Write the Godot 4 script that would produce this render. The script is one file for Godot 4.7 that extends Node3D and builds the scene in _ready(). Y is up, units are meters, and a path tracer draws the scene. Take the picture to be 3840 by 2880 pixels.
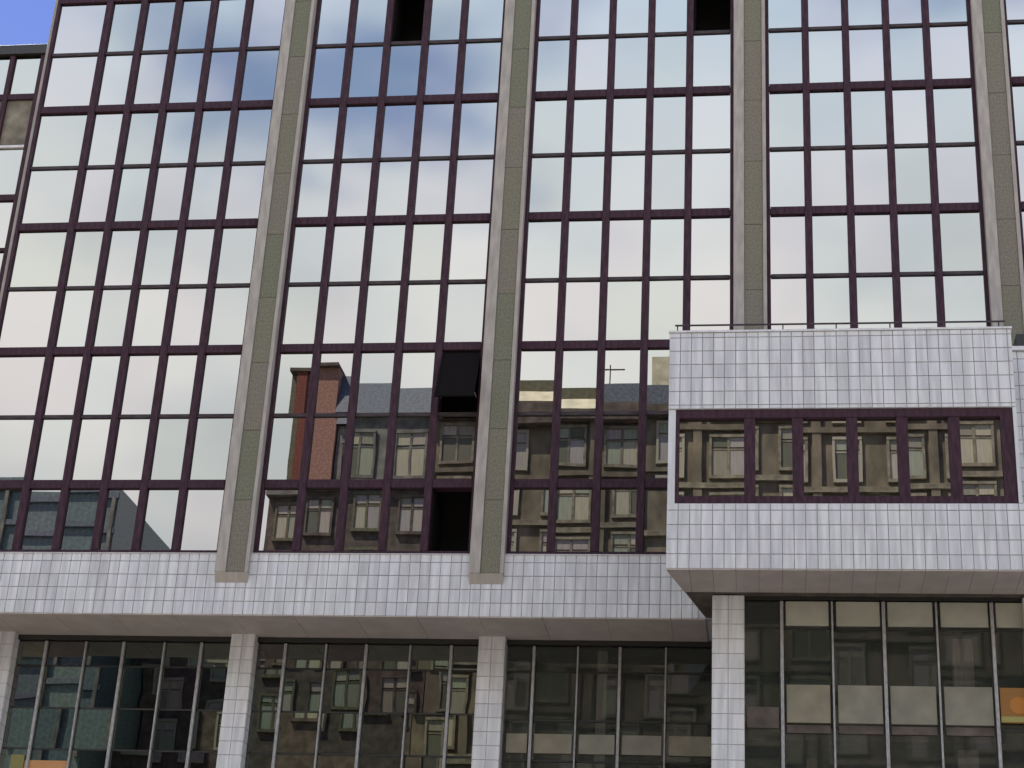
extends Node3D
# An office block seen from the street, looking up: mirror-glass bays between concrete piers, a white tiled band and a
# tiled volume that projects on the right. The panes are real mirrors: the buildings across the street and the sky stand behind the camera.

const S := 1.6          # half a storey: one row of panes
const P := 5.323        # pier spacing
const G := 14.4         # height of the lowest sill above the street
var rng := RandomNumberGenerator.new()
var M := {}
var boxes := {}
var tiles_single := 0

func _ready() -> void:
	rng.seed = 41
	# ---- camera
	var cam := Camera3D.new()
	cam.name = "camera"
	cam.fov = 23.453
	cam.near = 0.2
	cam.far = 2000.0
	cam.position = Vector3(11.102, 1.708, 35.357)
	cam.basis = Basis.from_euler(Vector3(deg_to_rad(24.874), deg_to_rad(8.848), deg_to_rad(3.230)))
	add_child(cam)
	cam.current = true
	# ---- sky, sun, exposure
	var env := Environment.new()
	env.background_mode = Environment.BG_SKY
	var sky := Sky.new()
	var pano := PanoramaSkyMaterial.new()
	pano.panorama = ImageTexture.create_from_image(sky_image())
	pano.energy_multiplier = 1.0
	sky.sky_material = pano
	env.sky = sky
	env.tonemap_mode = Environment.TONE_MAPPER_LINEAR
	env.tonemap_exposure = 2.2
	env.sdfgi_enabled = true
	env.ssao_enabled = true
	env.ssil_enabled = true
	var we := WorldEnvironment.new()
	we.name = "world_environment"
	we.environment = env
	add_child(we)
	var sun := DirectionalLight3D.new()
	sun.name = "sun"
	sun.light_energy = 1.5
	sun.light_color = Color(1.0, 0.95, 0.86)
	sun.light_angular_distance = 0.5
	sun.shadow_enabled = true
	sun.basis = Basis.looking_at(Vector3(0.42, -0.84, 0.34).normalized(), Vector3.UP)
	add_child(sun)
	materials()
	street()
	office()
	wing()
	across()
	posters()

# ---------------------------------------------------------------- sky
func sky_image() -> Image:
	var w := 1280
	var h := 640
	var im := Image.create(w, h, false, Image.FORMAT_RGBF)
	var n := FastNoiseLite.new()
	n.seed = 7
	n.noise_type = FastNoiseLite.TYPE_SIMPLEX_SMOOTH
	n.frequency = 1.5
	n.fractal_octaves = 6
	n.fractal_gain = 0.56
	var n2 := FastNoiseLite.new()
	n2.seed = 23
	n2.frequency = 2.6
	n2.fractal_octaves = 6
	n2.fractal_gain = 0.55
	for j in h:
		var el := PI / 2 - (j + 0.5) / h * PI
		for i in w:
			var az := (i + 0.5) / w * TAU     # 0 is -z
			var d := Vector3(sin(az) * cos(el), sin(el), -cos(az) * cos(el))
			var up: float = clampf(d.y, 0.0, 1.0)
			var t := pow(up, 0.55)
			var blue := Color(0.26, 0.33, 0.46).lerp(Color(0.06, 0.105, 0.34), clampf(t * 1.2, 0.0, 1.0))
			blue = blue.lerp(Color(0.40, 0.535, 0.78), 0.85 * pow(0.5 + 0.5 * d.z, 2.0))
			# broken cloud, thick towards the horizon and on the side away from the sun
			var q := Vector3(d.x, d.y * 2.2, d.z)
			var c := n.get_noise_3dv(q * 1.6) * 1.25
			var bank := 0.5 + 0.5 * d.z
			var cover: float = smoothstep(-0.30, 0.42, c + 0.62 * bank + 0.22 - 4.6 * maxf(up - 0.455, 0.0) - (1.0 - bank) * 0.36)
			var sh: float = 0.5 + 0.5 * n2.get_noise_3dv(q * 1.1)
			var cl := Color(0.74, 0.765, 0.79).lerp(Color(1.03, 1.015, 0.98), smoothstep(0.28, 0.72, sh))
			cl = cl.lerp(Color(0.74, 0.88, 1.06), smoothstep(0.44, 0.64, up) * 0.85)
			var bright: float = lerpf(0.76, 1.0, smoothstep(0.22, 0.46, up))
			cl = Color(cl.r * bright, cl.g * bright, cl.b * bright)
			var o := blue.lerp(cl, cover)
			if d.y < 0.0:
				o = Color(0.30, 0.30, 0.29)
			im.set_pixel(i, j, o)
	return im

# ---------------------------------------------------------------- materials
func lin(r: float, g: float, b: float) -> Color:
	return Color(r, g, b).linear_to_srgb()

func noise_tex(seed_: int, freq: float, lo: float, hi: float, oct := 4) -> NoiseTexture2D:
	var n := FastNoiseLite.new()
	n.seed = seed_
	n.frequency = freq
	n.fractal_octaves = oct
	var t := NoiseTexture2D.new()
	t.width = 256
	t.height = 256
	t.seamless = true
	t.noise = n
	var g := Gradient.new()
	g.set_color(0, Color(lo, lo, lo))
	g.set_color(1, Color(hi, hi, hi))
	t.color_ramp = g
	return t

func mat(c: Color, rough: float, tex: Texture2D = null, scale := Vector3.ONE, metal := 0.0) -> StandardMaterial3D:
	var m := StandardMaterial3D.new()
	m.albedo_color = c
	m.roughness = rough
	m.metallic = metal
	if tex:
		m.albedo_texture = tex
		m.uv1_triplanar = true
		m.uv1_world_triplanar = true
		m.uv1_scale = scale
	return m

func materials() -> void:
	var soft := noise_tex(3, 0.012, 0.74, 1.0)
	var clean := noise_tex(14, 0.02, 0.90, 1.0)
	var rain := noise_tex(21, 0.022, 0.84, 1.0, 5)
	var fine := noise_tex(5, 0.06, 0.66, 1.0, 5)
	var streak := noise_tex(9, 0.02, 0.60, 1.0, 5)
	M.concrete = mat(lin(0.44, 0.395, 0.345), 0.85, rain, Vector3(1.0, 0.25, 1.0))
	M.aggregate = []
	for c in [lin(0.27, 0.25, 0.175), lin(0.245, 0.24, 0.165), lin(0.28, 0.25, 0.19)]:
		M.aggregate.append(mat(c, 0.9, fine, Vector3(2.2, 1.0, 2.2)))
	M.tile = []
	for c in [lin(0.735, 0.72, 0.73), lin(0.715, 0.715, 0.72), lin(0.745, 0.73, 0.73), lin(0.69, 0.68, 0.69), lin(0.73, 0.735, 0.72), lin(0.64, 0.63, 0.635)]:
		M.tile.append(mat(c, 0.35, rain, Vector3(0.9, 0.10, 0.9)))
	M.grout = mat(lin(0.57, 0.56, 0.56), 0.9, rain, Vector3(1.4, 0.3, 1.4))
	M.soffit = []
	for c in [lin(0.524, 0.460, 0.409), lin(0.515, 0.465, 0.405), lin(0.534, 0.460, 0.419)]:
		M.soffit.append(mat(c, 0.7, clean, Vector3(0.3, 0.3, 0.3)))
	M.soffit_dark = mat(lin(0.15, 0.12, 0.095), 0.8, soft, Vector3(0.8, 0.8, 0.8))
	M.frame = mat(lin(0.075, 0.036, 0.050), 0.55, noise_tex(4, 0.03, 0.68, 1.0, 5), Vector3(1.5, 0.3, 1.5))
	M.transom = mat(lin(0.085, 0.066, 0.07), 0.45, noise_tex(4, 0.03, 0.68, 1.0, 5), Vector3(0.4, 1.5, 1.5))
	M.frame.metallic_specular = 0.25
	M.transom.metallic_specular = 0.25
	M.dark_frame = mat(lin(0.018, 0.017, 0.014), 0.5)
	M.sash = mat(lin(0.012, 0.010, 0.010), 0.9)
	M.sash.metallic_specular = 0.1
	M.aluminium = mat(lin(0.521, 0.509, 0.509), 0.4, fine, Vector3(2, 0.4, 2), 0.3)
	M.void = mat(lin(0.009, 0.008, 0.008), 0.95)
	# glass: mirror-coated panes, no two quite alike
	var wave := NoiseTexture2D.new()
	var wn := FastNoiseLite.new()
	wn.seed = 12
	wn.frequency = 0.008
	wn.fractal_octaves = 2
	wave.width = 256
	wave.height = 256
	wave.seamless = true
	wave.as_normal_map = true
	wave.bump_strength = 2.0
	wave.noise = wn
	M.mirror = []
	for c in [lin(0.317, 0.322, 0.319), lin(0.307, 0.319, 0.317), lin(0.326, 0.317, 0.319), lin(0.298, 0.307, 0.298), lin(0.331, 0.331, 0.329), lin(0.288, 0.298, 0.300), lin(0.322, 0.310, 0.317)]:
		M.mirror.append(glass(c, wave, 0.007))
	M.ribbon = [glass(lin(0.40, 0.405, 0.385), wave, 0.007), glass(lin(0.385, 0.39, 0.385), wave, 0.007), glass(lin(0.41, 0.405, 0.40), wave, 0.007)]
	M.shop = []
	for c in [lin(0.186, 0.209, 0.186), lin(0.144, 0.166, 0.157), lin(0.230, 0.244, 0.209), lin(0.173, 0.173, 0.173)]:
		M.shop.append(glass(c, wave, 0.014))
	var g := StandardMaterial3D.new()
	g.albedo_color = Color(0.25, 0.28, 0.25, 0.25)
	g.transparency = BaseMaterial3D.TRANSPARENCY_ALPHA
	g.roughness = 0.02
	M.clear = g
	M.pale_panel = []
	for c in [lin(0.380, 0.370, 0.294), lin(0.399, 0.380, 0.304), lin(0.370, 0.380, 0.314)]:
		M.pale_panel.append(mat(c, 0.7, clean, Vector3(0.3, 0.3, 0.3)))
	M.beige_panel = []
	for c in [lin(0.255, 0.235, 0.185), lin(0.265, 0.235, 0.165), lin(0.25, 0.235, 0.18)]:
		M.beige_panel.append(mat(c, 0.7, rain, Vector3(0.3, 0.3, 0.3)))
	M.asphalt = mat(lin(0.12, 0.118, 0.115), 0.9, fine, Vector3(0.4, 0.4, 0.4))
	M.paving = mat(lin(0.39, 0.37, 0.345), 0.85, fine, Vector3(0.5, 0.5, 0.5))
	M.kerb = mat(lin(0.36, 0.35, 0.33), 0.8, soft)
	M.line = mat(lin(0.7, 0.7, 0.68), 0.6, fine)
	M.stone = mat(lin(0.225, 0.19, 0.14), 0.85, streak, Vector3(0.15, 0.08, 0.15))
	M.stone_pale = mat(lin(0.30, 0.265, 0.20), 0.8, streak, Vector3(0.3, 0.3, 0.3))
	M.stone_dark = mat(lin(0.15, 0.118, 0.10), 0.85, streak, Vector3(0.3, 0.3, 0.3))
	M.cream = mat(lin(0.80, 0.74, 0.56), 0.7, soft, Vector3(0.3, 0.3, 0.3))
	M.brick = mat(lin(0.42, 0.24, 0.19), 0.9, fine, Vector3(0.5, 0.5, 0.5))
	M.brick_dark = mat(lin(0.26, 0.075, 0.06), 0.9, fine, Vector3(0.5, 0.5, 0.5))
	M.slate = mat(lin(0.151, 0.182, 0.243), 0.7, fine, Vector3(0.3, 0.3, 0.3))
	M.render_grey = mat(lin(0.255, 0.247, 0.232), 0.85, streak, Vector3(0.2, 0.2, 0.2))
	M.olive_roof = mat(lin(0.150, 0.143, 0.090), 0.8, soft)
	M.teal = mat(lin(0.166, 0.224, 0.240), 0.4, soft)
	M.blind = []
	for c in [lin(0.408, 0.360, 0.324), lin(0.312, 0.336, 0.264), lin(0.360, 0.324, 0.324), lin(0.11, 0.115, 0.085), lin(0.264, 0.252, 0.204), lin(0.432, 0.408, 0.312)]:
		M.blind.append(mat(c, 0.6, rain, Vector3(2.2, 0.12, 2.2)))
	M.win_frame = mat(lin(0.30, 0.28, 0.23), 0.6)

func glass(c: Color, wave: Texture2D, strength: float) -> StandardMaterial3D:
	var m := mat(c, 0.0, null, Vector3.ONE, 1.0)
	m.normal_enabled = true
	m.normal_texture = wave
	m.normal_scale = strength
	m.uv1_triplanar = true
	m.uv1_world_triplanar = true
	m.uv1_scale = Vector3(0.21, 0.21, 0.21)
	return m

# ---------------------------------------------------------------- mesh helpers
func box_mesh(size: Vector3) -> Mesh:
	var key := "%.3f %.3f %.3f" % [size.x, size.y, size.z]
	if not boxes.has(key):
		boxes[key] = bevelled(size, minf(0.006, minf(size.x, minf(size.y, size.z)) * 0.2))
	return boxes[key]

# a box whose twelve edges are chamfered (44 triangles)
func bevelled(s: Vector3, b: float) -> ArrayMesh:
	var st := SurfaceTool.new()
	st.begin(Mesh.PRIMITIVE_TRIANGLES)
	bevel_into(st, Vector3.ZERO, s, b)
	return st.commit()

func quad(st: SurfaceTool, a: Vector3, b: Vector3, c: Vector3, d: Vector3, out: Vector3) -> void:
	var n := (b - a).cross(c - a)
	if n.length() < 1e-9:
		n = (c - a).cross(d - a)
	n = n.normalized()
	var v := [a, b, c, d]
	if n.dot(out) > 0:       # Godot's front faces run clockwise
		v = [a, d, c, b]
	else:
		n = -n
	for k in [0, 1, 2, 0, 2, 3]:
		st.set_normal(n)
		st.add_vertex(v[k])

func bevel_into(st: SurfaceTool, at: Vector3, s: Vector3, b: float) -> void:
	var h := s / 2
	for ax in 3:
		var u := (ax + 1) % 3
		var w := (ax + 2) % 3
		for sg in [-1.0, 1.0]:
			var p := []
			for k in [[-1, -1], [1, -1], [1, 1], [-1, 1]]:
				var v := Vector3.ZERO
				v[ax] = sg * h[ax]
				v[u] = k[0] * (h[u] - b)
				v[w] = k[1] * (h[w] - b)
				p.append(at + v)
			var out := Vector3.ZERO
			out[ax] = sg
			quad(st, p[0], p[1], p[2], p[3], out)
	for ax in 3:              # edges that run along ax
		var u := (ax + 1) % 3
		var w := (ax + 2) % 3
		for su in [-1.0, 1.0]:
			for sw in [-1.0, 1.0]:
				var p := []
				for k in [[-1.0, 0], [1.0, 0], [1.0, 1], [-1.0, 1]]:
					var v := Vector3.ZERO
					v[ax] = k[0] * (h[ax] - b)
					v[u] = su * (h[u] - (b if k[1] == 0 else 0.0))
					v[w] = sw * (h[w] - (0.0 if k[1] == 0 else b))
					p.append(at + v)
				var out := Vector3.ZERO
				out[u] = su
				out[w] = sw
				quad(st, p[0], p[1], p[2], p[3], out)

func plain_into(st: SurfaceTool, lo: Vector3, hi: Vector3) -> void:
	var c := (lo + hi) / 2
	var h := (hi - lo) / 2
	for ax in 3:
		var u := (ax + 1) % 3
		var w := (ax + 2) % 3
		for sg in [-1.0, 1.0]:
			var p := []
			for k in [[-1, -1], [1, -1], [1, 1], [-1, 1]]:
				var v := Vector3.ZERO
				v[ax] = sg * h[ax]
				v[u] = k[0] * h[u]
				v[w] = k[1] * h[w]
				p.append(c + v)
			var out := Vector3.ZERO
			out[ax] = sg
			quad(st, p[0], p[1], p[2], p[3], out)

# an upright prism over a plan outline (x, z), counter-clockwise or clockwise
func prism(plan: Array, y0: float, y1: float) -> ArrayMesh:
	var st := SurfaceTool.new()
	st.begin(Mesh.PRIMITIVE_TRIANGLES)
	var mid := Vector2.ZERO
	for q in plan:
		mid += q / plan.size()
	for i in plan.size():
		var a: Vector2 = plan[i]
		var b: Vector2 = plan[(i + 1) % plan.size()]
		var m := (a + b) / 2 - mid
		var nn := Vector2(b.y - a.y, a.x - b.x)
		if nn.dot(m) < 0:
			nn = -nn
		quad(st, Vector3(a.x, y0, a.y), Vector3(b.x, y0, b.y), Vector3(b.x, y1, b.y), Vector3(a.x, y1, a.y), Vector3(nn.x, 0, nn.y))
	for k in range(1, plan.size() - 1):
		for y in [y0, y1]:
			var a3 := Vector3(plan[0].x, y, plan[0].y)
			var b3 := Vector3(plan[k].x, y, plan[k].y)
			var c3 := Vector3(plan[k + 1].x, y, plan[k + 1].y)
			quad(st, a3, b3, c3, c3, Vector3(0, -1.0 if y == y0 else 1.0, 0))
	return st.commit()

func obj(called: String, mesh: Mesh, m: Material, parent: Node, at := Vector3.ZERO) -> MeshInstance3D:
	var o := MeshInstance3D.new()
	o.name = called
	o.mesh = mesh
	o.material_override = null
	o.set_surface_override_material(0, m)
	o.position = at
	parent.add_child(o, true)
	return o

# a bevelled box from corner to corner, in the axes of the thing's root
func block(called: String, lo: Vector3, hi: Vector3, m: Material, parent: Node, origin := Vector3.ZERO) -> MeshInstance3D:
	return obj(called, box_mesh(hi - lo), m, parent, (lo + hi) / 2 - origin)

func thing(called: String, label: String, category: String, at := Vector3.ZERO, group := "") -> Node3D:
	var o := Node3D.new()
	o.name = called
	o.position = at
	add_child(o, true)
	o.set_meta("label", label)
	o.set_meta("category", category)
	if group:
		o.set_meta("group", group)
	return o

func structure(called: String, mesh: Mesh, m: Material, at: Vector3) -> MeshInstance3D:
	var o := obj(called, mesh, m, self, at)
	o.set_meta("kind", "structure")
	return o

func V(x: float, y: float, z: float) -> Vector3:
	return Vector3(x, y, z)

# ---------------------------------------------------------------- the street
func street() -> void:
	structure("ground", box_mesh(V(900, 1.0, 900)), M.paving, V(0, -0.66, 0))
	structure("road", box_mesh(V(300, 0.16, 9)), M.asphalt, V(0, -0.08, 29))
	structure("pavement", box_mesh(V(300, 0.3, 35.7)), M.paving, V(0, -0.02, 6.55))
	structure("pavement", box_mesh(V(300, 0.3, 35.5)), M.paving, V(0, -0.02, 51.53))
	structure("kerb", box_mesh(V(300, 0.31, 0.28)), M.kerb, V(0, -0.012, 24.55))
	structure("kerb", box_mesh(V(300, 0.31, 0.28)), M.kerb, V(0, -0.012, 33.63))
	for i in 40:
		structure("road_marking", box_mesh(V(3.0, 0.008, 0.15)), M.line, V(-120 + i * 6.0, 0.004, 29))

# ---------------------------------------------------------------- tiles
# Tiles of one flat front: x0..x1, y0..y1 with the courses counted from ybase; single up to the limit, the rest joined
func tile_front(parent: Node, x0: float, x1: float, y0: float, y1: float, ybase: float, z: float, single: bool, shade := 1) -> void:
	var w := 0.2133
	var h := 0.2875
	var gap := 0.013
	var sts := {}
	var n := int(ceil((x1 - x0) / w - 0.01))
	var tone := 0
	for i in n:
		if rng.randf() < 0.7:
			tone = rng.randi() % M.tile.size()
		var a := x0 + i * w
		var b := minf(a + w, x1)
		if b - a < 0.04:
			continue
		var j := int(floor((y0 - ybase) / h + 0.001))
		while ybase + j * h < y1 - 0.03:
			var lo := maxf(ybase + j * h, y0)
			var hi := minf(ybase + (j + 1) * h, y1)
			j += 1
			if hi - lo < 0.03:
				continue
			var k: int = tone if rng.randf() < 0.55 else rng.randi() % (M.tile.size() - 1)
			var size := V(b - a - gap, hi - lo - gap, 0.02)
			var at := V((a + b) / 2, (lo + hi) / 2, z - 0.01 + rng.randf_range(-0.0012, 0.0012))
			if single and tiles_single < 300:
				tiles_single += 1
				var o := obj("tile", box_mesh(size), M.tile[k], parent, at)
				o.rotation_degrees = V(rng.randf_range(-0.25, 0.25), rng.randf_range(-0.25, 0.25), 0)
			else:
				if not sts.has(k):
					sts[k] = SurfaceTool.new()
					sts[k].begin(Mesh.PRIMITIVE_TRIANGLES)
				bevel_into(sts[k], at, size, 0.004)
	joined_tiles(parent, sts)

func joined_tiles(parent: Node, sts: Dictionary) -> void:
	if sts.is_empty():
		return
	var am: ArrayMesh
	var keys := sts.keys()
	keys.sort()
	for k in keys:
		am = sts[k].commit(am)
	var o := MeshInstance3D.new()
	o.name = "wall_tiles"
	o.mesh = am
	for i in keys.size():
		o.set_surface_override_material(i, M.tile[keys[i]])
	o.set_meta("kind", "stuff")
	parent.add_child(o, true)

# ---------------------------------------------------------------- the office block
func office() -> void:
	var root := thing("office_building", "large office block of mirror glass bays, concrete piers and white tiled bands", "building")
	var top := 12
	# what stands behind the glass: dark rooms
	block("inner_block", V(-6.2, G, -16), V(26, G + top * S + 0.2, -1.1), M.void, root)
	block("roof_parapet", V(-6.25, G + top * S, -16), V(26, G + top * S + 1.3, 0.12), M.tile[1], root)
	block("side_wall", V(-6.32, 0, -16), V(-6.2, G + top * S, -0.06), M.concrete, root)
	# four bays and the beginning of a fifth
	bay(root, [-6.2, -4.85, -3.97, -3.10, -2.21, -1.34, -0.36], 0, top, 1)
	for k in 4:
		var x := k * P
		bay(root, [x + 0.36, x + 1.26, x + 2.165, x + 3.075, x + 3.965, x + P - 0.36], 0 if k < 2 else 2, top, k + 2)
	for k in 5:
		pier(root, k * P, top)
	band(root)
	projecting(root)
	columns(root)
	shopfronts(root)

func bay(root: Node, xs: Array, r0: int, r1: int, which: int) -> void:
	var x0: float = xs[0]
	var x1: float = xs[xs.size() - 1]
	var yb := G + r0 * S
	var yt := G + r1 * S
	# the outer frame: jambs and sill
	var st := SurfaceTool.new()
	st.begin(Mesh.PRIMITIVE_TRIANGLES)
	plain_into(st, V(x0, yb, -0.30), V(x0 + 0.075, yt, 0.045))
	plain_into(st, V(x1 - 0.075, yb, -0.30), V(x1, yt, 0.045))
	plain_into(st, V(x0 + 0.075, yb, -0.30), V(x1 - 0.075, yb + 0.10, 0.052))
	var fr := obj("curtain_wall_bay", st.commit(), M.frame, root)
	for i in range(1, xs.size() - 1):
		block("mullion", V(xs[i] - 0.08, yb + 0.10, -0.28), V(xs[i] + 0.08, yt, 0.065), M.frame, fr)
	for r in range(r0 + 1, r1 + 1):
		var heavy := r % 2 == 1
		var hh := 0.095 if heavy else 0.042
		for i in xs.size() - 1:
			var a: float = xs[i] + 0.081
			var b: float = xs[i + 1] - 0.081
			block("transom", V(a, G + r * S - hh, -0.22), V(b, G + r * S + hh, 0.05 if heavy else 0.022), M.frame if heavy else M.transom, fr)
	for r in range(r0, r1):
		for i in xs.size() - 1:
			var a: float = xs[i] + 0.068
			var b: float = xs[i + 1] - 0.068
			var lo := G + r * S + (0.10 if r == r0 else (0.08 if r % 2 == 1 else 0.032))
			var hi := G + (r + 1) * S - (0.08 if (r + 1) % 2 == 1 else 0.032)
			var c := V((a + b) / 2, (lo + hi) / 2, -0.035)
			var dark := (which == 2 and i == 2 and r == 8) or (which == 3 and i == 4 and r == 8) or (which == 2 and i == 4 and r == 0)
			var ajar := which == 2 and i == 4 and r == 2
			if dark or ajar:
				# an opened window: the room behind, and its sash swung inwards or out at the foot
				sash(fr, a, b, lo, hi, ajar)
				continue
			var p := obj("window_pane", box_mesh(V(b - a, hi - lo, 0.024)), M.mirror[rng.randi() % M.mirror.size()], fr, c)
			p.rotation_degrees = V(rng.randf_range(-0.18, 0.18), rng.randf_range(-0.25, 0.25), 0)

func sash(fr: Node, a: float, b: float, lo: float, hi: float, out: bool) -> void:
	var st := SurfaceTool.new()
	st.begin(Mesh.PRIMITIVE_TRIANGLES)
	var w := b - a - 0.02
	var h := hi - lo - 0.02
	for q in [[V(-w / 2, -h, -0.02), V(-w / 2 + 0.05, 0, 0.02)], [V(w / 2 - 0.05, -h, -0.02), V(w / 2, 0, 0.02)], [V(-w / 2 + 0.05, -0.05, -0.02), V(w / 2 - 0.05, 0, 0.02)], [V(-w / 2 + 0.05, -h, -0.02), V(w / 2 - 0.05, -h + 0.05, 0.02)]]:
		plain_into(st, q[0], q[1])
	plain_into(st, V(-w / 2 + 0.05, -h + 0.05, -0.006), V(w / 2 - 0.05, -0.05, 0.006))
	var o := obj("open_sash", st.commit(), M.sash, fr, V((a + b) / 2, hi - 0.01, -0.04))
	if out:
		o.rotation_degrees.x = -24.0
		for sd in [a + 0.05, b - 0.05]:
			var arm := block("window_stay", V(sd - 0.012, lo + 0.34, -0.02), V(sd + 0.012, lo + 0.37, 0.34), M.aluminium, fr)
			arm.rotation_degrees.x = 6
	else:
		o.position = V(a + 0.05, hi - 0.01, -0.10 - w / 2)
		o.rotation_degrees.y = 88.0
	o.set_meta("label", "opened window sash in front of the dark room")

func pier(root: Node, x: float, top: int) -> void:
	var y0 := G - 0.44
	var y1 := G + top * S + 0.3
	var p := block("concrete_pier", V(x - 0.355, y0, -0.34), V(x + 0.355, y1, 0.20), M.concrete, root)
	var o := p.position
	# smooth margins left and right of the rough infill
	block("pier_margin", V(x - 0.355, y0, 0.201), V(x - 0.125, y1, 0.25), M.concrete, p, o)
	block("pier_margin", V(x + 0.275, y0, 0.201), V(x + 0.355, y1, 0.25), M.concrete, p, o)
	var y := y0
	while y < y1 - 0.1:
		var t := minf(y + S, y1)
		block("infill_panel", V(x - 0.122, y + 0.003, 0.19), V(x + 0.272, t - 0.003, 0.222 + rng.randf_range(0, 0.004)), M.aggregate[rng.randi() % 3], p, o)
		y = t
	# tiled foot that dies into the white band
	var st := SurfaceTool.new()
	st.begin(Mesh.PRIMITIVE_TRIANGLES)
	var a := V(x - 0.345, y0, 0.1)
	quad(st, a + V(0, 0, 0.14), a + V(0.69, 0, 0.14), a + V(0.69, -0.2, 0.055), a + V(0, -0.2, 0.055), V(0, 0, 1))
	quad(st, a, a + V(0, 0, 0.14), a + V(0, -0.2, 0.055), a + V(0, -0.2, 0), V(-1, 0, 0))
	quad(st, a + V(0.69, 0, 0), a + V(0.69, 0, 0.14), a + V(0.69, -0.2, 0.055), a + V(0.69, -0.2, 0), V(1, 0, 0))
	quad(st, a + V(0, -0.2, 0), a + V(0.69, -0.2, 0), a + V(0.69, -0.2, 0.055), a + V(0, -0.2, 0.055), V(0, -1, 0))
	obj("pier_foot", st.commit(), M.concrete, p, -o)

func band(root: Node) -> void:
	var b := block("white_tiled_band", V(-6.3, G - 1.32, -1.5), V(9.9, G - 0.01, 0.13), M.grout, root)
	tile_front_at(b, -6.3, 9.6, G - 1.33, G, G - 1.33, 0.15, false)
	# the sill along the top
	block("sill", V(-6.3, G - 0.012, -0.3), V(9.2, G + 0.004, 0.17), M.tile[2], b, b.position)
	soffit(b, -6.3, 9.75, -1.5, 0.14, G - 1.325)

func tile_front_at(parent: Node3D, x0: float, x1: float, y0: float, y1: float, ybase: float, z: float, single: bool) -> void:
	var o := parent.position
	tile_front(parent, x0 - o.x, x1 - o.x, y0 - o.y, y1 - o.y, ybase - o.y, z - o.z, single)

func soffit(parent: Node3D, x0: float, x1: float, z0: float, z1: float, y: float) -> void:
	var w := 1.28
	var x := x0
	while x < x1 - 0.05:
		var e := minf(x + w, x1)
		block("soffit_panel", V(x + 0.002, y - 0.02, z0), V(e - 0.002, y, z1), M.soffit[rng.randi() % 3], parent, parent.position)
		x = e

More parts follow.
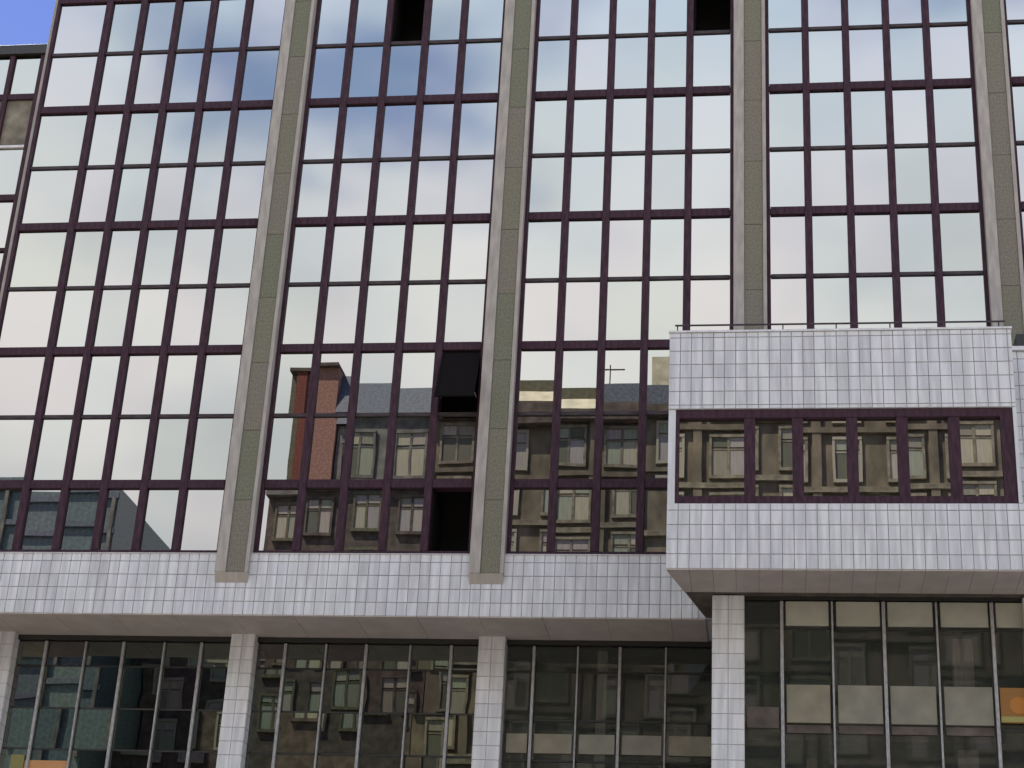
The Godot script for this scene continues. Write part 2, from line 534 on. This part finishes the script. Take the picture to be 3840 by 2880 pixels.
# ---------------------------------------------------------------- the tiled volume on the right
func projecting(root: Node) -> void:
	var zf := 3.0
	var yb := G - 1.29
	var xl := 9.12
	var xr := 24.0
	# lower band, rooms behind the ribbon window, upper band, roof
	var low := obj("projecting_volume", prism([Vector2(xl, zf - 0.02), Vector2(xr, zf - 0.02), Vector2(xr, -0.4), Vector2(9.85, -0.4)], yb, G + 0.0), M.grout, root)
	low.set_meta("label", "white tiled volume that projects over the entrance with a ribbon window")
	obj("upper_band", prism([Vector2(xl, zf - 0.02), Vector2(15.6, zf - 0.02), Vector2(15.6, -0.4), Vector2(9.85, -0.4)], G + 1.93, G + 3.56), M.grout, low)
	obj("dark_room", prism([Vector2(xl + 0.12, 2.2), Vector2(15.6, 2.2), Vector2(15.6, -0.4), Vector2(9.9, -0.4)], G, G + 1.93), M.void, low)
	obj("end_wall", prism([Vector2(xl + 0.005, zf - 0.03), Vector2(xl + 0.14, zf - 0.03), Vector2(9.99, -0.4), Vector2(9.86, -0.4)], G, G + 1.93), M.tile[1], low)
	obj("coping", prism([Vector2(xl - 0.02, zf + 0.02), Vector2(15.62, zf + 0.02), Vector2(15.62, -0.3), Vector2(9.84, -0.3)], G + 3.56, G + 3.6), M.tile[0], low)
	tile_front(low, xl, 17.4, yb, G, yb, zf, true)
	tile_front(low, xl, 15.6, G + 1.93, G + 3.56, G + 1.725, zf, true)
	# the setback on the far right with its own coping
	block("setback_wall", V(15.6, G, -0.4), V(xr, G + 3.62, 1.88), M.grout, low)
	tile_front(low, 15.62, 18.0, G, G + 3.62, G, 1.9, false)
	block("setback_coping", V(15.63, G + 3.62, -0.3), V(xr, G + 3.71, 1.95), M.tile[2], low)
	block("roof_vent", V(15.85, G + 3.715, 1.2), V(16.4, G + 4.02, 1.85), M.dark_frame, low)
	# underside: brown tiles to the shopfront, darker boards behind
	var x := xl
	var i := 0
	while x < 20.0:
		var w := 0.4266
		var e := minf(x + w, 20.0)
		var inset := (3.0 - 1.74) * 0.2246 if i == 0 else 0.0
		if i == 0:
			obj("soffit_panel", prism([Vector2(x + 0.003, zf - 0.01), Vector2(e - 0.004, zf - 0.01), Vector2(e - 0.004, 1.72), Vector2(x + inset, 1.72)], yb - 0.02, yb), M.soffit[rng.randi() % 3], low)
		else:
			block("soffit_panel", V(x + 0.002, yb - 0.02, 1.72), V(e - 0.002, yb, zf - 0.01), M.soffit[rng.randi() % 3], low)
		x = e
		i += 1
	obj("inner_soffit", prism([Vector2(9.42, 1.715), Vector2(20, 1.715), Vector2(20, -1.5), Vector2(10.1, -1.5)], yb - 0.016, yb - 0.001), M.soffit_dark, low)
	# the ribbon window
	var st := SurfaceTool.new()
	st.begin(Mesh.PRIMITIVE_TRIANGLES)
	var y0 := G + 0.005
	var y1 := G + 1.925
	plain_into(st, V(9.125, y0, 2.6), V(9.33, y1, 2.96))
	plain_into(st, V(15.30, y0, 2.6), V(15.53, y1, 2.96))
	plain_into(st, V(9.33, y1 - 0.17, 2.6), V(15.30, y1, 2.965))
	plain_into(st, V(9.33, y0, 2.6), V(15.30, y0 + 0.15, 2.965))
	var rw := obj("ribbon_window", st.commit(), M.frame, low)
	var ms := [9.33, 10.66, 11.56, 12.57, 13.50, 14.45, 15.30]
	for k in range(1, 6):
		block("mullion", V(ms[k] - 0.105, y0 + 0.15, 2.62), V(ms[k] + 0.105, y1 - 0.17, 2.955), M.frame, rw)
	for k in 6:
		var a: float = ms[k] + (0.0 if k == 0 else 0.10)
		var b: float = ms[k + 1] - (0.0 if k == 5 else 0.10)
		var p := obj("window_pane", box_mesh(V(b - a, y1 - y0 - 0.31, 0.024)), M.ribbon[k % 3], rw, V((a + b) / 2, (y0 + y1 - 0.02) / 2, 2.86))
		p.rotation_degrees = V(rng.randf_range(-0.2, 0.2), rng.randf_range(-0.3, 0.3), 0)
	block("end_pier", V(15.53, G + 0.002, 1.9), V(15.6, G + 1.93, zf - 0.004), M.tile[4], low)
	# slim guard rail on the roof edge
	var rail := SurfaceTool.new()
	rail.begin(Mesh.PRIMITIVE_TRIANGLES)
	plain_into(rail, V(9.2, G + 3.90, 2.60), V(15.55, G + 3.928, 2.628))
	var gr := obj("guard_rail", rail.commit(), M.transom, low)
	var px := 9.25
	while px < 15.5:
		block("rail_post", V(px - 0.012, G + 3.6, 2.602), V(px + 0.012, G + 3.90, 2.626), M.transom, gr)
		px += 1.03

# ---------------------------------------------------------------- street level
func columns(root: Node) -> void:
	for q in [[-5.32, -1.12, 0.54], [0.0, -1.12, 0.52], [5.31, -1.12, 0.56], [10.23, 1.62, 0.6], [15.97, 1.62, 0.6]]:
		var x: float = q[0]
		var z: float = q[1]
		var w: float = q[2]
		var topy := G - 1.33
		var c := block("tiled_column", V(x - w / 2 + 0.015, 0.1, z - 0.5), V(x + w / 2 - 0.015, topy, z - 0.015), M.grout, root)
		var sts := {}
		var y := topy
		while y > 0.4:
			var lo := maxf(y - 0.2875, 0.13)
			for i in 2:
				var k: int = rng.randi() % (M.tile.size() - 1)
				if not sts.has(k):
					sts[k] = SurfaceTool.new()
					sts[k].begin(Mesh.PRIMITIVE_TRIANGLES)
				bevel_into(sts[k], V(x - w / 4 + i * w / 2, (y + lo) / 2, z - 0.01) - c.position, V(w / 2 - 0.012, y - lo - 0.012, 0.02), 0.004)
				for sd in [-1.0, 1.0]:
					bevel_into(sts[k], V(x + sd * (w / 2 - 0.008), (y + lo) / 2, z - 0.14 - i * 0.23) - c.position, V(0.02, y - lo - 0.012, 0.22), 0.004)
			y = lo
		joined_tiles(c, sts)

func shopfronts(root: Node) -> void:
	# left of the projecting volume: dark reflecting panes between slim metal fins
	var z := -1.42
	var yt := G - 1.345
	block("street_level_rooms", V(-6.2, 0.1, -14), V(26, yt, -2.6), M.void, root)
	var spans := [[-6.2, -5.6, []], [-5.05, -0.27, [-4.40, -3.51, -2.67, -1.77, -0.95]], [0.27, 5.02, [0.88, 1.76, 2.62, 3.56, 4.43]]]
	for s in spans:
		var fr := SurfaceTool.new()
		fr.begin(Mesh.PRIMITIVE_TRIANGLES)
		plain_into(fr, V(s[0] - 0.3, yt - 0.10, z - 0.1), V(s[1] + 0.3, yt, z + 0.10))
		var f := obj("street_glazing", fr.commit(), M.dark_frame, root)
		glaze(f, s[0] - 0.02, s[1] + 0.02, s[2], z, yt - 0.10, [-2.0, -2.92, -3.80, -4.7, -6.0, -8.0, -11.0], M.shop)
	# right: clear panes in front of pale infill panels and dark rooms
	var fr3 := SurfaceTool.new()
	fr3.begin(Mesh.PRIMITIVE_TRIANGLES)
	plain_into(fr3, V(5.3, yt - 0.10, z - 0.1), V(9.95, yt, z + 0.10))
	var f3 := obj("street_glazing", fr3.commit(), M.dark_frame, root)
	glaze(f3, 5.56, 10.0, [6.17, 7.08, 7.95, 8.89], z, yt - 0.10, [-2.0, -3.02, -3.85, -6.0, -9.0], [M.clear])
	infill(f3, [5.6, 6.17, 7.08, 7.95, 8.89, 9.9], z + 0.045, -3.30, -3.70, 1)
	block("room_column", V(7.42, 0.1, -2.3), V(7.62, yt, -2.05), M.blind[0], f3)
	block("room_wall", V(9.93, 0.1, z - 0.05), V(10.0, yt, 1.2), M.dark_frame, f3)
	var z4 := 1.44
	var yt4 := G - 1.31
	var fr4 := SurfaceTool.new()
	fr4.begin(Mesh.PRIMITIVE_TRIANGLES)
	plain_into(fr4, V(9.95, yt4 - 0.07, z4 - 0.08), V(20.0, yt4, z4 + 0.06))
	var f4 := obj("street_glazing", fr4.commit(), M.dark_frame, root)
	var xs := [11.23, 12.17, 13.12, 14.09, 15.10, 16.05, 17.0, 17.95]
	glaze(f4, 10.5, 19.0, xs, z4, yt4 - 0.07, [-1.93, -3.82, -6.2, -9.0], [M.clear])
	infill(f4, xs, z4 + 0.045, -1.40, -1.88)
	infill(f4, xs.slice(0, 5), z4 + 0.045, -3.02, -3.74, 1)
	infill(f4, xs.slice(5), z4 + 0.045, -3.02, -3.74, 1)
	infill(f4, xs.slice(0, 5), z4 + 0.03, -3.78, -3.93, 2)
	infill(f4, [10.5, 11.23], z4 + 0.045, -3.45, -3.85, 2)
	block("room_column", V(14.42, 0.1, 0.5), V(14.80, yt4, 0.8), M.blind[0], f4)
	block("room_column", V(11.66, 0.1, -0.2), V(11.86, G - 4.05, 0.1), M.blind[4], f4)
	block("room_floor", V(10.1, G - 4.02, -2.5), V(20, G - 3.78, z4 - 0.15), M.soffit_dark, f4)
	block("room_ceiling", V(10.1, G - 1.9, -2.5), V(20, G - 1.75, z4 - 0.25), M.void, f4)

func glaze(f: Node, x0: float, x1: float, xs: Array, z: float, yt: float, bars: Array, mats: Array) -> void:
	var edge := [x0] + xs + [x1]
	for i in xs.size():
		var t := 0.055 if i % 2 == 0 else 0.032
		block("mullion", V(xs[i] - t, 0.15, z - 0.08), V(xs[i] + 0.02, yt, z + 0.02), M.dark_frame, f)
		block("mullion_fin", V(xs[i] - t * 0.55, 0.15, z + 0.021), V(xs[i] + t * 0.55, yt - 0.03, z + 0.10), M.aluminium, f)
	for i in edge.size() - 1:
		var y := yt
		for b in bars + [-G + 0.15]:
			var lo: float = G + b
			var p := obj("window_pane", box_mesh(V(edge[i + 1] - edge[i] - 0.04, y - lo - 0.03, 0.016)), mats[rng.randi() % mats.size()], f, V((edge[i] + edge[i + 1]) / 2, (y + lo) / 2, z))
			p.rotation_degrees = V(rng.randf_range(-0.5, 0.5), rng.randf_range(-0.5, 0.5), 0)
			block("glazing_bar", V(edge[i] + 0.05, lo - 0.02, z - 0.03), V(edge[i + 1] - 0.06, lo + 0.02, z + 0.018), M.dark_frame, f)
			y = lo

func infill(f: Node, xs: Array, z: float, top: float, low: float, shade := 0) -> void:
	for i in xs.size() - 1:
		block("infill_panel", V(xs[i] + 0.075, G + low, z - 0.05), V(xs[i + 1] - 0.065, G + top, z), M.pale_panel[rng.randi() % 3] if shade == 0 else (M.beige_panel[rng.randi() % 3] if shade == 1 else M.stone_dark), f)

# ---------------------------------------------------------------- the lower wing on the left
func wing() -> void:
	var zf := -5.0
	var at := V(-16, 0, zf)
	var root := thing("office_wing", "lower set back office wing at the left edge under blue sky", "building", at)
	var o := at
	block("inner_block", V(-26, 0.1, -18), V(-6.35, G + 16.4, zf - 0.5), M.void, root, o)
	block("roof_parapet", V(-26, G + 16.42, -18), V(-6.35, G + 16.72, zf + 0.12), M.dark_frame, root, o)
	var xs := []
	for i in 8:
		xs.append(-9.66 - 0.89 * 4 + 0.89 * i)
	var ys := [8.65, 10.25, 11.85, 13.45, 15.05, 16.42]
	for r in 5:
		for i in xs.size() - 1:
			var lo: float = G + ys[r] + 0.09
			var hi: float = G + ys[r + 1] - 0.07
			var m: Material = M.mirror[rng.randi() % M.mirror.size()]
			var called := "window_pane"
			if r == 3 and i >= 3:
				m = M.stone_pale
				called = "spandrel_panel"
			var p := block(called, V(xs[i] + 0.06, lo, zf - 0.05), V(xs[i + 1] - 0.06, hi, zf - 0.02), m, root, o)
			p.rotation_degrees = V(rng.randf_range(-0.16, 0.16), rng.randf_range(-0.16, 0.16), 0)
	for r in 5:
		for i in xs.size() - 1:
			var hh := 0.09 if r % 2 == 0 else 0.04
			block("transom", V(xs[i] + 0.071, G + ys[r] - hh, zf - 0.3), V(xs[i + 1] - 0.071, G + ys[r] + hh, zf + 0.05), M.tile[2] if r == 3 else M.frame, root, o)
	for i in xs.size():
		block("mullion", V(xs[i] - 0.07, G + 8.5, zf - 0.3), V(xs[i] + 0.07, G + 16.42, zf + 0.06), M.frame, root, o)
	block("lower_wall", V(-26, 0.1, zf - 0.45), V(-6.35, G + 8.5, zf - 0.05), M.concrete, root, o)

# ---------------------------------------------------------------- across the street (seen in the panes)
func facade_window(root: Node, x: float, y: float, w: float, h: float, z: float, o: Vector3, frame: Material) -> void:
	# faces -z
	var st := SurfaceTool.new()
	st.begin(Mesh.PRIMITIVE_TRIANGLES)
	plain_into(st, V(-w / 2 - 0.12, -h / 2 - 0.16, -0.14), V(w / 2 + 0.12, -h / 2, 0.05))
	plain_into(st, V(-w / 2 - 0.12, h / 2, -0.10), V(w / 2 + 0.12, h / 2 + 0.16, 0.05))
	plain_into(st, V(-w / 2 - 0.12, -h / 2, -0.08), V(-w / 2, h / 2, 0.05))
	plain_into(st, V(w / 2, -h / 2, -0.08), V(w / 2 + 0.12, h / 2, 0.05))
	plain_into(st, V(-0.06, -h / 2, -0.04), V(0.06, h / 2, 0.04))
	plain_into(st, V(-w / 2, h * 0.16, -0.03), V(-0.06, h * 0.16 + 0.08, 0.04))
	plain_into(st, V(0.06, h * 0.16, -0.03), V(w / 2, h * 0.16 + 0.08, 0.04))
	var f := obj("window", st.commit(), frame, root, V(x, y, z) - o)
	for s in [-1.0, 1.0]:
		obj("pane", box_mesh(V(w / 2 - 0.06, h * 0.66, 0.02)), M.blind[rng.randi() % M.blind.size()], f, V(s * (w / 4 + 0.03), -h * 0.17, 0.0))
		obj("pane", box_mesh(V(w / 2 - 0.06, h * 0.26, 0.02)), M.blind[rng.randi() % M.blind.size()], f, V(s * (w / 4 + 0.03), h * 0.5 - h * 0.13, 0.0))

func across() -> void:
	var z := 50.0
	# stone apartment house
	var o := V(12, 0, z)
	var c := thing("stone_apartment_house", "brown stone apartment house with rows of paired windows mirrored in the ribbon window", "building", o)
	block("wall", V(-6.08, 0, z + 0.1), V(31, G + 25.3, z + 14), M.stone, c, o)
	block("cornice", V(-6.2, G + 25.3, z - 0.5), V(31.1, G + 25.9, z + 14), M.stone_dark, c, o)
	for r in 6:
		var yy := G + 24.0 - r * 2.95
		block("string_course", V(-6.1, yy - 1.65, z - 0.12), V(31, yy - 1.38, z + 0.099), M.stone_pale if r % 2 == 1 else M.stone, c, o)
		for i in 13:
			facade_window(c, -4.5 + i * 2.72, yy, 1.55 if i % 3 != 1 else 1.15, 1.95, z + 0.06, o, M.win_frame if i % 3 == 1 else M.stone_pale)
			if i % 2 == 0:
				block("pilaster", V(-4.5 + i * 2.72 + 1.1, yy - 1.37, z - 0.08), V(-4.5 + i * 2.72 + 1.5, yy + 1.3, z + 0.09), M.stone, c, o)
	var sl := SurfaceTool.new()
	sl.begin(Mesh.PRIMITIVE_TRIANGLES)
	var e0 := V(-1.9, G + 25.9, z - 0.2) - o
	quad(sl, e0, e0 + V(4.25, 0, 0), e0 + V(4.25, 1.2, 1.2), e0 + V(0, 1.2, 1.2), V(0, 1, -1))
	quad(sl, e0, e0 + V(0, 1.2, 1.2), e0 + V(0, 1.2, 9), e0 + V(0, 0, 9), V(-1, 0, 0))
	quad(sl, e0 + V(4.25, 0, 0), e0 + V(4.25, 1.2, 1.2), e0 + V(4.25, 1.2, 9), e0 + V(4.25, 0, 9), V(1, 0, 0))
	obj("sloping_roof", sl.commit(), M.cream, c)
	block("attic", V(-2.0, G + 26.9, z + 1.02), V(2.6, G + 27.75, z + 9.2), M.olive_roof, c, o)
	block("attic", V(2.5, G + 25.9, z + 0.6), V(12.0, G + 27.45, z + 10), M.slate, c, o)
	block("chimney", V(4.95, G + 27.45, z + 0.7), V(5.95, G + 29.1, z + 1.5), M.cream, c, o)
	block("roof_mast", V(3.1, G + 27.45, z + 1), V(3.16, G + 28.7, z + 1.06), M.dark_frame, c, o)
	block("mast_arm", V(2.5, G + 28.4, z + 1.0), V(3.9, G + 28.47, z + 1.05), M.dark_frame, c, o)
	# brown house in front of the brick stair tower and the slate roof
	o = V(-10.4, 0, z)
	var e := thing("brown_town_house", "dark brown town house with a slate mansard roof mirrored in the second bay", "building", o)
	block("wall", V(-14.75, 0, z + 0.1), V(-6.12, G + 21.4, z + 12), M.stone_dark, e, o)
	block("cornice", V(-14.85, G + 21.4, z - 0.3), V(-6.12, G + 21.75, z + 12), M.render_grey, e, o)
	for r in 4:
		for i in 4:
			facade_window(e, -13.6 + i * 2.15, G + 20.0 - r * 2.95, 1.25, 1.8, z + 0.06, o, M.olive_roof if i % 2 == 0 else M.stone_dark)
	block("upper_wall", V(-11.55, G + 21.75, z + 1.2), V(-6.12, G + 25.9, z + 12), M.render_grey, e, o)
	for i in 2:
		facade_window(e, -10.4 + i * 2.6, G + 23.7, 1.5, 2.4, z + 1.16, o, M.render_grey)
	var st := SurfaceTool.new()
	st.begin(Mesh.PRIMITIVE_TRIANGLES)
	var a := V(-11.6, G + 25.9, z + 0.9) - o
	quad(st, a, a + V(5.48, 0, 0), a + V(5.48, 2.5, 0.9), a + V(0, 2.5, 0.9), V(0, 0.3, -1))
	quad(st, a + V(0, 2.5, 0.9), a + V(5.48, 2.5, 0.9), a + V(5.48, 2.5, 9), a + V(0, 2.5, 9), V(0, 1, 0))
	quad(st, a, a + V(0, 2.5, 0.9), a + V(0, 2.5, 9), a + V(0, 0, 9), V(-1, 0, 0))
	quad(st, a + V(5.48, 0, 0), a + V(5.48, 2.5, 0.9), a + V(5.48, 2.5, 9), a + V(5.48, 0, 9), V(1, 0, 0))
	obj("mansard_roof", st.commit(), M.slate, e)
	# brick stair tower
	o = V(-12.7, 0, z + 2)
	var b := thing("brick_tower", "narrow red brick stair tower mirrored left of the slate roof", "building", o)
	block("wall", V(-13.75, G + 20, z + 1.0), V(-11.62, G + 28.5, z + 5), M.brick, b, o)
	block("pilaster", V(-13.75, G + 20, z + 0.8), V(-13.2, G + 28.5, z + 0.999), M.brick_dark, b, o)
	block("quoin", V(-14.1, G + 20, z + 1.1), V(-13.76, G + 28.4, z + 4), M.olive_roof, b, o)
	block("cap", V(-14.15, G + 28.5, z + 0.7), V(-11.6, G + 28.7, z + 5.1), M.stone_dark, b, o)
	# glass block on the left
	o = V(-34, 0, z)
	var d := thing("grey_glass_block", "grey green glass office block mirrored at the lower left of the first bay", "building", o)
	block("wall", V(-46, 0, z + 0.1), V(-22.75, G + 21.85, z + 14), M.teal, d, o)
	for r in 6:
		block("floor_band", V(-46, G + 21.2 - r * 1.9, z - 0.1), V(-22.7, G + 21.5 - r * 1.9, z + 0.099), M.slate, d, o)
	for i in 10:
		block("fin", V(-45.5 + i * 2.5, G + 8, z - 0.15), V(-45.3 + i * 2.5, G + 21.2, z + 0.09), M.render_grey, d, o)
	# low house in the gap
	o = V(-18.7, 0, z + 4)
	var f := thing("low_dark_house", "dark low house in the gap between the two taller ones mirrored near the first pier", "building", o)
	block("wall", V(-22.6, 0, z + 4), V(-14.9, G + 15.5, z + 14), M.stone_dark, f, o)
	for r in 3:
		for i in 3:
			facade_window(f, -21.2 + i * 2.5, G + 13.6 - r * 2.9, 1.3, 1.7, z + 3.96, o, M.win_frame)

# ---------------------------------------------------------------- posters in the street glazing
func posters() -> void:
	var p := thing("orange_poster", "orange poster with a bright round spot fixed to the right street window", "poster", V(15.42, G - 3.36, 1.49))
	obj("sheet", box_mesh(V(0.52, 0.66, 0.01)), mat(lin(0.26, 0.115, 0.02), 0.6), p)
	var cyl := CylinderMesh.new()
	cyl.top_radius = 0.16
	cyl.bottom_radius = 0.16
	cyl.height = 0.008
	cyl.radial_segments = 24
	var dot := obj("round_spot", cyl, mat(lin(0.40, 0.15, 0.015), 0.6), p, V(0.06, 0.0, 0.011))
	dot.rotation.x = PI / 2
	obj("strip", box_mesh(V(0.52, 0.1, 0.008)), mat(lin(0.30, 0.28, 0.08), 0.6), p, V(0, -0.26, 0.011))
	var q := thing("yellow_poster", "yellow and orange sheet at the foot of the far left street window", "poster", V(-4.0, G - 4.30, -1.38))
	obj("sheet", box_mesh(V(0.95, 0.5, 0.01)), mat(lin(0.50, 0.24, 0.09), 0.6), q)
	obj("strip", box_mesh(V(0.3, 0.62, 0.008)), mat(lin(0.22, 0.20, 0.06), 0.6), q, V(-0.64, 0.05, 0.0))
